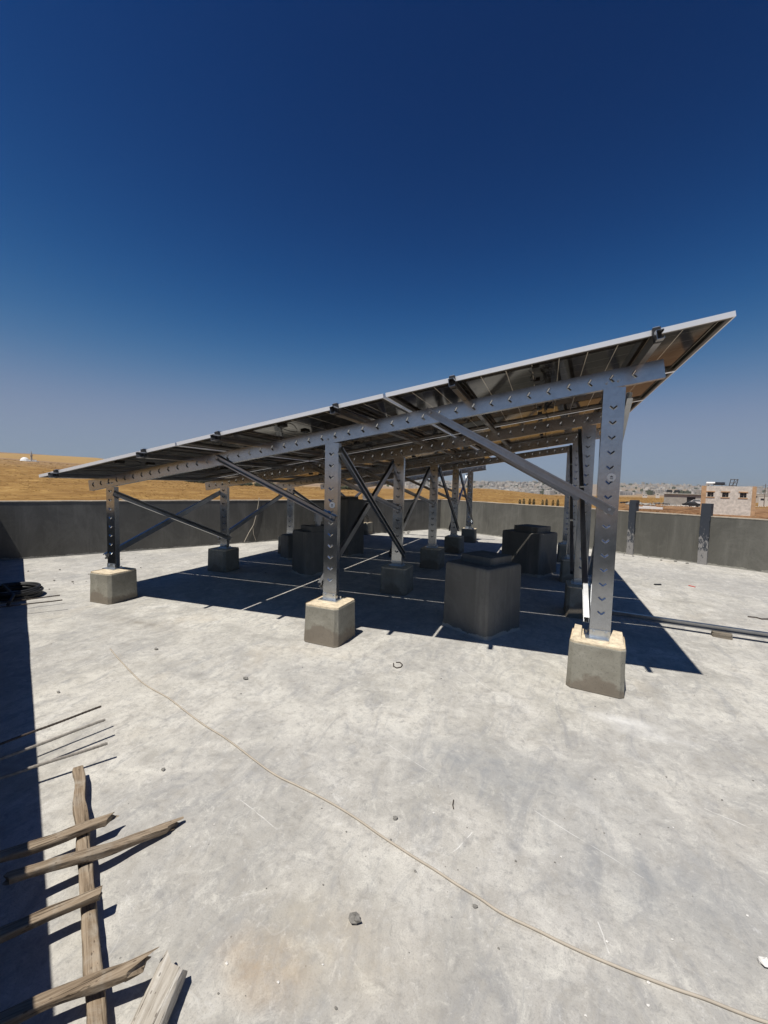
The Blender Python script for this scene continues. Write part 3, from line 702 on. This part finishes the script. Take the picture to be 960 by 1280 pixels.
for i in range(90):
    x, y = rnd.uniform(60, 950), rnd.uniform(790, 1270)
    if x < 235 and y > 860: continue
    pebble(x, y, rnd.uniform(.002, .0065), M['pebble' if rnd.random() < .7 else 'chip'], 'tiny loose stone chip lying on the bare concrete floor', i+50)
for i in range(26):
    x = rnd.uniform(30, 360); pebble(x, 692-.045*(x-30)+rnd.uniform(0, 40)+8, rnd.uniform(.008, .02), M['pebble'], 'tiny loose stone chip lying on the bare concrete floor', i+150)
for i in range(16):
    x = rnd.uniform(488, 512) if i < 8 else rnd.uniform(768, 880); y = 664+rnd.uniform(-1, 4) if i < 8 else 690+(x-768)*.13+rnd.uniform(0, 4)
    pebble(x, y, rnd.uniform(.015, .045), M['pebble'], 'rubble lump at the foot of the parapet corner beyond the middle posts' if i < 8 else 'rubble lump at the foot of the right parapet by the column stubs', i+250, kind='rubble_lump')
# wire bits
def wire(pts, r, mat, name, lab):
    m = MB(); P_ = [onz(x, y, .004) for x, y in pts]; m.tube(P_, r, 6); tag(m.build(name, mat, None, P_[0]), lab, 'wire')
wire([(492, 829), (492, 833), (496, 835), (501, 834), (503, 831), (500, 828), (495, 828)], .005, M['rebar'], 'bent_wire', 'horseshoe of bent wire on the floor right of the middle block')
wire([(567, 1000), (566, 1006), (567, 1011)], .003, M['rebar'], 'nail', 'thin dark nail lying on the open floor')
wire([(861, 732), (869, 734)], .012, M['red'], 'red_strip', 'small red strip on the floor near the right parapet')
wire([(818, 731), (826, 731)], .02, M['black'], 'dark_scrap', 'small dark scrap on the floor near the right parapet')
wire([(935, 771), (945, 772), (952, 774), (962, 774)], .012, M['rebar'], 'steel_scrap', 'thin bent strip of scrap at the right edge')
# pale wire on the back parapet
def onwall(px, py, off=.02):
    d = ray(px, py); t = ((pB+E2*off-CAM).dot(E2))/d.dot(E2); return CAM+d*t
m = MB(); m.tube([onwall(*q) for q in ((324, 622), (323, 630), (320, 645), (317, 656), (311, 666), (305, 678))], .009, 6); m.tube([onwall(*q) for q in ((316, 658), (317, 668), (320, 676))], .007, 6)
tag(m.build('hanging_wire', M['cable'], None, onwall(324, 622)), 'pale wire hanging down the dark parapet beneath the rafters', 'wire')

# ------------------------------------------------------------------ middle distance
def frame_dirs(px):
    x, y, a = gxy(px, 1); f = Vector((x, y, 0)).normalized(); return f, Vector((f.y, -f.x, 0))
def wpart(m, c, X, Y, sx, sy, z0_, z1_): m.box(c+Vector((0, 0, (z0_+z1_)/2)), (sx, sy, z1_-z0_), ax=(X, Y, ZV)); return m
# stone house with three windows
rH = 122; base = ground_at(909, rH); f_, X = frame_dirs(909); depth = rH*math.cos(math.atan((909-480)/FPX))
upx = depth/FPX  # metres per photo pixel
def facing(pxl, pxr, py, dep, turn=0):
    """a frontage seen square on: its base centre, width, axes and metres per photo pixel"""
    pm = (pxl+pxr)/2; b = CAM+ray(pm, py)*dep; f = ray(pm, py); f.z = 0; f.normalize(); f.rotate(Matrix.Rotation(R(turn), 3, 'Z')); X_ = Vector((f.y, -f.x, 0))
    es = []
    for q in (pxl, pxr):
        d_ = ray(q, py); d_.z = 0; t = ((b-CAM).dot(f))/d_.dot(f); es.append((CAM+d_*t-b).dot(X_))
    return b, es[1]-es[0], f, X_, dep/FPX
base, Wd, f_, X, upx = facing(878, 940, 632.5, depth); hpx = Wd/62; gz = base.z
ho = empty('stone_house', base); tag(ho, 'single storey pale stone house with three windows beyond the right parapet', 'house')
H_ = 24.6*upx; o0 = base
# walls built round three openings
def facade(m, c, W, z0_, z1_, wins, X, Y, T):
    xs = sorted({-W/2, W/2}|{a for w_ in wins for a in w_[:2]})
    for i in range(len(xs)-1):
        a, b = xs[i], xs[i+1]; mid = (a+b)/2; w_ = [k for k in wins if k[0] <= mid <= k[1]]
        if not w_: wpart(m, c+X*mid, X, Y, b-a, T, z0_, z1_)
        else:
            wpart(m, c+X*mid, X, Y, b-a, T, z0_, w_[0][2]); wpart(m, c+X*mid, X, Y, b-a, T, w_[0][3], z1_)
wins = []
for px_ in (886.5, 905.5, 927.5): 
    xc = (px_-909)*hpx; wins.append((xc-4.0*hpx, xc+4.0*hpx, 11*upx, 17*upx))
m = MB(); facade(m, base, Wd, -3, H_, wins, X, f_, .4); 
wpart(m, base+f_*4.5+X*(Wd/2-.2), X, f_, .4, 8.6, -3, H_); wpart(m, base+f_*4.5-X*(Wd/2-.2), X, f_, .4, 8.6, -3, H_); wpart(m, base+f_*9, X, f_, Wd, .4, -3, H_)
m.build('wall', M['stone'], ho, o0)
m = MB(); wpart(m, base+f_*4.5, X, f_, Wd-.82, 8.5, H_-.8, H_-.5); m.build('roof', M['concrete'], ho, o0)
for sg, wq in ((-1, .9), (1, .7)):
    m = MB(); wpart(m, base+X*sg*(Wd/2+.06)+f_*.5, X, f_, wq if sg < 0 else wq, 1.6, -3, H_+.05); m.build('corner_pillar', M['stone2'], ho, o0)
for w_ in wins:
    xc = (w_[0]+w_[1])/2; m = MB(); zc0, zc1 = w_[2], w_[3]
    wpart(m, base+X*xc+f_*.15, X, f_, w_[1]-w_[0]-.02, .05, zc0, zc1); wn = m.build('window', M['dark'], ho, o0)
    q = MB(); wpart(q, base+X*xc-f_*.23, X, f_, w_[1]-w_[0]+.5, .12, zc0-.22, zc0-.02); wpart(q, base+X*xc-f_*.23, X, f_, w_[1]-w_[0]+.5, .12, zc1+.02, zc1+.25); q.build('sill', M['stone2'], wn, o0)
    q = MB(); wpart(q, base+X*(xc+.1)+f_*.02, X, f_, .06, .06, zc0, zc1); wpart(q, base+X*xc+f_*.02, X, f_, w_[1]-w_[0]-.02, .06, (zc0+zc1)/2-.03, (zc0+zc1)/2+.03); q.build('window_frame', M['concrete'], wn, o0)
# rooftop heater and lattice on the house
tb = base+ZV*(H_-.5)+f_*1.2; e = empty('solar_water_heater', tb-X*Wd*.33); tag(e, 'rooftop solar water heater with white tank on the stone house', 'water heater')
m = MB(); m.cyl(tb-X*Wd*.38+ZV*1.15, X, .32, 1.6, 14); m.build('tank', M['white'], e, tb-X*Wd*.33)
m = MB(); m.box(tb-X*Wd*.2+ZV*1.1, (Wd*.24, 1.3, .3), ax=(X, (f_*.9+ZV*.3).normalized(), (ZV*.9-f_*.3).normalized())); m.build('collector', M['dark'], e, tb-X*Wd*.33)
m = MB()
for k in (-.43, -.32, -.14, -.06): m.tube([tb+X*Wd*k, tb+X*Wd*k+ZV*1.0], .05, 6)
m.build('stand', M['strut'], e, tb-X*Wd*.33)
c = base+X*(912.5-909)*hpx+ZV*(H_-.5)+f_*1.5; m = MB()
for a in (-.55, .1, .7): m.tube([c+X*a, c+X*(a+.35)+ZV*2.2], .07, 6)
for z in (.7, 1.3, 2.1): m.tube([c+X*(-.5+z*.16)+ZV*z, c+X*(.75+z*.16)+ZV*z], .07, 6)
m.tube([c-X*.5, c+X*1.0+ZV*2.1], .05, 6); tag(m.build('lattice_stand', M['rebar'], None, c), 'dark lattice stand on the flat roof of the stone house', 'metal stand')
# grey low building
def at(px, py, dep): return CAM+ray(px, py)*dep
base, Wg, f_, X, u2 = facing(829, 876, 629.5, 135); e = empty('grey_shed', base); tag(e, 'low unfinished grey building with a black doorway left of the stone house', 'building')
m = MB(); facade(m, base, Wg, -3, 11.5*u2, [(4.5*u2, 13*u2, -3, 8.5*u2)], X, f_, .4)
wpart(m, base+f_*5+X*(Wg/2-.2), X, f_, .4, 9.6, -3, 11.5*u2); wpart(m, base+f_*5-X*(Wg/2-.2), X, f_, .4, 9.6, -3, 11.5*u2); wpart(m, base+f_*10, X, f_, Wg, .4, -3, 11.5*u2)
m.build('wall', M['concrete'], e, base)
m = MB(); wpart(m, base+f_*4.8, X, f_, Wg+.8, 10.8, 11.5*u2, 12.4*u2); m.build('roof', M['concrete'], e, base)
m = MB(); wpart(m, base+f_*.1+X*8.7*u2, X, f_, 8.2*u2, .1, -3, 8.4*u2); m.build('door', M['dark'], e, base)
for k, sx_ in enumerate((-14, -6)):
    c = base+X*sx_*u2+ZV*12.4*u2+f_*2; m = MB(); m.box(c+ZV*.55, (1.7, 1.0, .12), ax=(X, (f_+ZV*.4).normalized(), (ZV-f_*.4).normalized()))
    for a in (-.6, .6): m.tube([c+X*a, c+X*a+ZV*.55], .04, 5)
    m.cyl(c+ZV*.95+f_*.5, X, .25, 1.5, 10)
    tag(m.build('roof_collector', M['dark'], None, c), ('left' if k == 0 else 'right')+' one of two dark solar heaters on the low grey building', 'water heater')
# small pale houses at the right edge
def small_house(px, py, dep, wpx, hpx, mat, lab, nm_='house', wn=2):
    b, W, f_, X, u = facing(px-wpx/2, px+wpx/2, py, dep); e = empty(nm_, b); tag(e, lab, 'house'); H2 = hpx*u
    wl = [(-W/2+W*(i+.5)/wn-W*.12/ (wn/2), -W/2+W*(i+.5)/wn+W*.12/(wn/2), H2*.4, H2*.72) for i in range(wn)]
    m = MB(); facade(m, b, W, -4, H2, wl, X, f_, .4); wpart(m, b+f_*W*.45+X*(W/2-.2), X, f_, .4, W*.8, -4, H2); wpart(m, b+f_*W*.45-X*(W/2-.2), X, f_, .4, W*.8, -4, H2); wpart(m, b+f_*W*.86, X, f_, W, .4, -4, H2)
    m.build('wall', mat, e, b); m = MB(); wpart(m, b+f_*W*.42, X, f_, W+.5, W*.95, H2, H2+.3); wpart(m, b+f_*W*.5+X*W*.2, X, f_, W*.25, W*.2, H2+.3, H2+2); m.build('roof', M['concrete'], e, b)
    for w_ in wl: m = MB(); wpart(m, b+X*(w_[0]+w_[1])/2+f_*.1, X, f_, w_[1]-w_[0], .06, w_[2], w_[3]); m.build('window', M['win'], e, b)
small_house(957, 629, 170, 18, 8, M['city1'], 'pale low house cut by the right edge of the photo', wn=2)
small_house(948, 625, 260, 12, 7, M['city2'], 'sand coloured house just right of the stone house')
small_house(968, 624, 230, 20, 14, M['city3'], 'grey two storey block at the far right edge', wn=4)
small_house(92, 580, 720, 4.5, 3, M['white'], 'tiny white house alone on the brown left ridge', wn=2)
small_house(806, 621, 420, 6, 3, M['city1'], 'small pale house beyond the golden strip, left of the grey building', wn=2)
small_house(822, 620, 380, 5, 3, M['city1'], 'small white house touching the skyline of the grey building', wn=1)
_, _, f_, X, _ = facing(890, 900, 630, 100); m = MB(); b = at(955, 629, 160); m.tube([b-ZV*3, b+ZV*7.5], [.14, .09], 8); m.tube([b+ZV*6.8-X*.9, b+ZV*6.8+X*.9], .05, 6); tag(m.build('utility_pole', M['bark'], None, b-ZV*3), 'thin utility pole at the right edge beside the pale house', 'pole')
# rubble, debris and vehicles in the lot before the grey building
def heap(px, py, dep, wpx, hpx, mat, lab, seed, nm_='rubble_heap', flat=False):
    u = dep/FPX; b = at(px, py, dep); rnd = random.Random(seed); m = MB()
    for i in range(70):
        t = rnd.gauss(0, .30); t = max(-.5, min(.5, t)); s_ = rnd.uniform(.15, .45)*hpx*u
        c = b+X*t*wpx*u+f_*rnd.uniform(-1.2, 1.2)+ZV*(rnd.random()*(1-abs(t)*2)*hpx*u*.6)
        a = Vector((rnd.random()-.5, rnd.random()-.5, rnd.random()-.5)).normalized(); b_ = a.cross(Vector((.3, .2, 1))).normalized()
        m.box(c, (s_*2.2, s_*1.3, s_*.9), ax=(a, b_, a.cross(b_)))
    tag(m.build(nm_, mat, None, b), lab, 'rubble')
heap(800, 630.5, 112, 30, 3.0, M['concrete'], 'long grey heap of rubble beyond the first column stub', 1)
heap(828, 630, 112, 26, 2.6, M['pebble'], 'darker rubble heap in front of the grey building', 2)
heap(848, 632.5, 105, 34, 2.0, M['stone'], 'pinkish strip of broken stone before the grey building', 3)
heap(784, 628.5, 118, 14, 2.2, M['dark'], 'black scrap heap right beside the tall post', 4)
heap(935, 633, 98, 60, 1.4, M['stone'], 'line of pale stones at the foot of the stone house', 5)
m = MB(); b = at(809, 634.3, 95); u = 95/FPX
for k, (dx, ww, hh) in enumerate(((-7, 6, .5), (-1, 7, 1.6), (5, 8, 1.2), (12, 8, .7))): wpart(m, b+X*dx*u+f_*.3*k, X, f_, ww*u, 1.4, -.3, hh*u)
tag(m.build('white_sheet_stack', M['white'], None, b), 'long low white stack lying on the brown lot', 'building material')
def car(px, py, dep, mat, lab):
    b = at(px, py, dep); e = empty('parked_car', b); tag(e, lab, 'car'); m = MB()
    side = [(-2.1, .35), (-2.1, .8), (-1.5, .95), (-.9, 1.42), (.7, 1.45), (1.3, 1.0), (2.1, .85), (2.15, .35)]
    m.extrude([(x, z) for x, z in side], b-f_*.8, b+f_*.8, X, ZV); m.build('body', mat, e, b)
    for sx_ in (-1.3, 1.3): m = MB(); m.cyl(b+X*sx_+ZV*.33, f_, .33, 1.7, 14); m.build('wheels', M['black'], e, b)
    m = MB(); m.extrude([(-1.2, .98), (-.8, 1.34), (.6, 1.36), (1.05, 1.0)], b-f_*.81, b-f_*.803, X, ZV); m.build('window', M['win'], e, b)
car(864, 633.5, 112, M['dark'], 'dark parked car between the grey building and the stone house')
car(871, 631.0, 118, M['white'], 'white parked car close to the corner of the stone house')

# mosque like domed building on the left hill
b, _, f_, X, u = facing(20, 42, 580, 400); u *= 1.25; dm = 400; e = empty('domed_building', b); tag(e, 'white building with a dome on the golden left hill', 'building')
m = MB(); wpart(m, b, X, f_, 22*u, 12, -6, 3*u); wpart(m, b+X*5*u, X, f_, 8*u, 10, 3*u, 4.6*u); m.build('wall', M['white'], e, b)
m = MB(); vs = []; K = 16
for i in range(7):
    ph = i/6*math.pi/2
    for k in range(K): vs.append(b+ZV*(3*u+3.8*u*math.sin(ph))+(X*math.cos(2*math.pi*k/K)+f_*math.sin(2*math.pi*k/K))*3.6*u*math.cos(ph))
m.add(vs, [(i*K+k, i*K+(k+1) % K, (i+1)*K+(k+1) % K, (i+1)*K+k) for i in range(6) for k in range(K)]); m.build('dome', M['white'], e, b, True)
m = MB()
for k in range(6): wpart(m, b-f_*6.03+X*(-9+k*2.6)*u, X, f_, .9*u, .1, .8*u, 2.2*u)
m.build('windows', M['win'], e, b)
c = at(39.5, 580, dm); m = MB(); m.tube([c-ZV*6, c+ZV*8*u, c+ZV*8.2*u, c+ZV*9*u, c+ZV*9.1*u, c+ZV*11*u, c+ZV*13.2*u], [1.3*u*.8, 1.0*u*.8, 1.5*u*.8, 1.5*u*.8, .8*u, .6*u, .05], 8)
tag(m.build('minaret', M['city3'], None, c-ZV*6), 'slim dark minaret beside the white dome', 'tower')

# trees
def tree_proto(name, h, w_, mat, n, kind, seed):
    rnd = random.Random(seed); root = empty(name, (0, 0, 0)); m = MB()
    m.tube([(0, 0, -.3), (0.03*h, 0, h*.25), (0, .02*h, h*.6)], [h*.035, h*.028, h*.012], 7)
    for k in range(5):
        a = k*1.3; m.tube([(0, 0, h*.25), (w_*.3*math.cos(a), w_*.3*math.sin(a), h*.6)], [h*.015, h*.006], 5)
    m.build('trunk', M['bark'], root)
    m = MB(); cl = [(rnd.gauss(0, .3)*w_, rnd.gauss(0, .3)*w_, h*(.35+.5*rnd.random()), rnd.uniform(.25, .42)*w_) for _ in range(9)] if kind == 'round' else None
    for i in range(n):
        if kind == 'round':
            x0, y0, z0_, r_ = rnd.choice(cl); v = Vector((rnd.gauss(0, 1), rnd.gauss(0, 1), rnd.gauss(0, 1))).normalized()*r_*rnd.random()**.3; p_ = Vector((x0, y0, z0_))+v*Vector((1, 1, .8)).length/1.6
        else:
            t = rnd.random(); rr = w_/2*(math.sin(math.pi*min(1, (t*.9+.12)))**.6)*rnd.random()**.4*(1+.3*noise.noise(Vector((t*6, i % 5, 0)))); a = rnd.random()*6.28
            p_ = Vector((rr*math.cos(a), rr*math.sin(a), h*(.08+.92*t)))
        s_ = rnd.uniform(.05, .10)*w_+.03; a = Vector((rnd.gauss(0, 1), rnd.gauss(0, 1), rnd.gauss(0, 1))).normalized(); b_ = a.orthogonal().normalized()
        m.face([p_-a*s_, p_-b_*s_*.6, p_+a*s_, p_+b_*s_*.6])
    m.build('crown', mat, root); return root
pc = tree_proto('cypress_tree', 2.6, .75, M['cypress'], 500, 'col', 4); po_ = tree_proto('olive_tree', 4.2, 4.6, M['olive'], 900, 'round', 8)
ords = ['first', 'second', 'third', 'fourth', 'fifth', 'sixth', 'seventh', 'eighth']
for i, (px, hh) in enumerate(((649.5, 9), (654.5, 10), (662, 10), (667, 10), (678, 9), (683, 10), (691, 9), (697, 10))):
    o = pc if i == 0 else copy_tree(pc); dep = 105; o.location = at(px, 633.2+(px-649)*.02, dep); o.scale = (1, 1, hh*dep/FPX/2.6*.95); o.scale[2] = hh*dep/FPX/2.5
    o.rotation_euler = (0, 0, i*1.7); tag(o, f'small upright cypress behind the far parapet, {ords[i]} from the left', 'tree', 'row of small cypresses beyond the parapet')
rnd = random.Random(5)
sp = [(238+k*5.4+rnd.uniform(-1.5, 1.5), 617.5+rnd.uniform(-.4, .6)+k*.13) for k in range(20)]+[(414+k*4.2, 617.5+rnd.uniform(-1, 1)) for k in range(8)]
for i, (px, py) in enumerate(sp):
    o = po_ if i == 0 else copy_tree(po_); dep = 330+rnd.uniform(-8, 8); q = at(px, py, dep); o.location = q; s_ = rnd.uniform(.7, 1.15); o.scale = (s_, s_, s_*.85); o.rotation_euler = (0, 0, rnd.random()*6)
    g_ = q-CAM; a_ = math.degrees(math.atan2(g_.x, g_.y)); o.location.z = hz(math.hypot(g_.x, g_.y), a_)
    tag(o, 'dark green olive tree in the hedge line across the field' if i < 20 else 'olive tree seen behind the middle post on the distant field', 'tree', 'olive trees in the hedge line across the field' if i < 20 else 'olive trees behind the middle post')

# dry grass and stubble on the fields (nobody could count it)
def tufts(name, a0, a1, r0, r1, n, mat, seed, hk=1.0, wk=1.0):
    rnd = random.Random(seed); m = MB()
    for i in range(n):
        a = rnd.uniform(a0, a1); r_ = r0*(r1/r0)**rnd.random(); sz = (.25+r_*.0018)*1.0*rnd.uniform(.5, 1.5)
        x, y = CAM.x+r_*math.sin(R(a)), CAM.y+r_*math.cos(R(a))
        if noise.noise(Vector((x*.03, y*.03, 4)))+rnd.random()*.8 < .25: continue
        c = Vector((x, y, hz(r_, a)-.1)); h = sz*.22*hk
        for k in range(5):
            an = rnd.random()*6.28; ox = Vector((math.cos(an), math.sin(an), 0)); l = sz*wk*rnd.uniform(.4, 1.1); pc_ = c+ox*sz*wk*rnd.uniform(-.6, .6)
            m.face([pc_-ox*l*.5, pc_+ox*l*.5, pc_+ox*l*.3+Vector((0, 0, h*rnd.uniform(.5, 1.2))), pc_-ox*l*.35+Vector((rnd.uniform(-.2, .2), 0, h*rnd.uniform(.6, 1.3)))])
    tag(m.build(name, mat), kind='stuff')
tufts('dry_grass', -68, -22, 85, 620, 16000, M['straw'], 1)
tufts('dry_grass', -12, 13, 85, 420, 6000, M['straw'], 2)
tufts('dry_scrub', 6, 25, 70, 130, 2600, M['scrub'], 3, 1.2)

# ------------------------------------------------------------------ distant city
def city_mesh(seed, mat):
    rnd = random.Random(seed); m = MB(); W, D, H2 = rnd.uniform(14, 24), rnd.uniform(12, 20), rnd.uniform(8, 20)
    m.cur = 0; m.box((0, 0, H2/2-8), (W, D, H2+16)); m.box((W*.2, D*.1, H2+1.3), (W*.3, D*.35, 2.6)); m.box((-W*.3, -D*.2, H2+.8), (2, 2, 1.6))
    for sg in (-1, 1): m.box((sg*(W/2-.15), 0, H2+.45), (.3, D, .9)); m.box((0, sg*(D/2-.15), H2+.45), (W-.62, .3, .9))
    m.cur = 1; nf = int(H2/3.2)
    for fl in range(nf):
        for k in range(4):
            for sg in (-1, 1): m.box((-W/2+W*(k+.5)/4, sg*(D/2+.05), fl*3.2+1.9), (W*.13, .14, 1.5)); m.box((sg*(W/2+.05), -D/2+D*(k+.5)/4, fl*3.2+1.9), (.14, D*.12, 1.5))
    o = m.build('town_house', [mat, M['win']]); return o
protos = [city_mesh(i, M[('city1', 'city2', 'city3', 'city1', 'city1', 'city2', 'city3', 'city1')[i]]) for i in range(8)]
rnd = random.Random(12); cnt = 0; used = set()
def put(px, r, s_=1.0):
    global cnt
    k = rnd.randrange(8)
    if k in used: o = protos[k].copy(); C.objects.link(o)
    else: o = protos[k]; used.add(k)
    p_ = ground_at(px, r); o.location = p_; o.rotation_euler = (0, 0, rnd.random()*3); o.scale = (s_,)*3; cnt += 1
    tag(o, 'tiny pale building of the hazy hillside town', 'building', 'houses of the distant hillside town')
for i in range(225):
    px = rnd.uniform(583, 716); r_ = 1450+1650*rnd.random()**.75; put(px, r_, rnd.uniform(.7, 1.15))
for i in range(30): put(rnd.uniform(495, 583), rnd.uniform(1700, 3000))
for i in range(45):
    px = rnd.uniform(772, 960); put(px, rnd.uniform(1300, 4200), rnd.uniform(.7, 1.3))

# the rest of the town, smaller and farther: roofs and walls nobody could count
m = MB(); rnd = random.Random(99)
for i in range(1500):
    px = rnd.uniform(480, 725) if i < 1150 else rnd.uniform(765, 975); r_ = rnd.uniform(1550, 3300) if i < 1150 else rnd.uniform(1500, 4500)
    p_ = ground_at(px, r_); w_, h_ = rnd.uniform(9, 20), rnd.uniform(5, 15); rz = rnd.random()*3; m.cur = rnd.choice((0, 0, 1, 1, 2, 3))
    m.box(p_+Vector((0, 0, h_/2-3)), (w_, w_*rnd.uniform(.6, 1), h_+6), rz); m.box(p_+Vector((1, 1, h_+1)), (w_*.3, w_*.25, 2.4), rz)
tag(m.build('distant_town', [M['city1'], M['city2'], M['city3'], M['olive']]), kind='stuff')

# ------------------------------------------------------------------ haze
m = MB(); m.box((0, 0, -15), (17000, 17000, 190)); hm = bpy.data.materials.new('haze'); hm.use_nodes = True; n_ = hm.node_tree
n_.nodes.remove(n_.nodes['Principled BSDF']); pv = n_.nodes.new('ShaderNodeVolumePrincipled'); pv.inputs['Color'].default_value = (.84, .84, .78, 1); pv.inputs['Density'].default_value = .00013; pv.inputs['Anisotropy'].default_value = .2
n_.links.new(pv.outputs[0], n_.nodes['Material Output'].inputs['Volume'])
hzo = m.build('haze', hm); tag(hzo, kind='stuff')
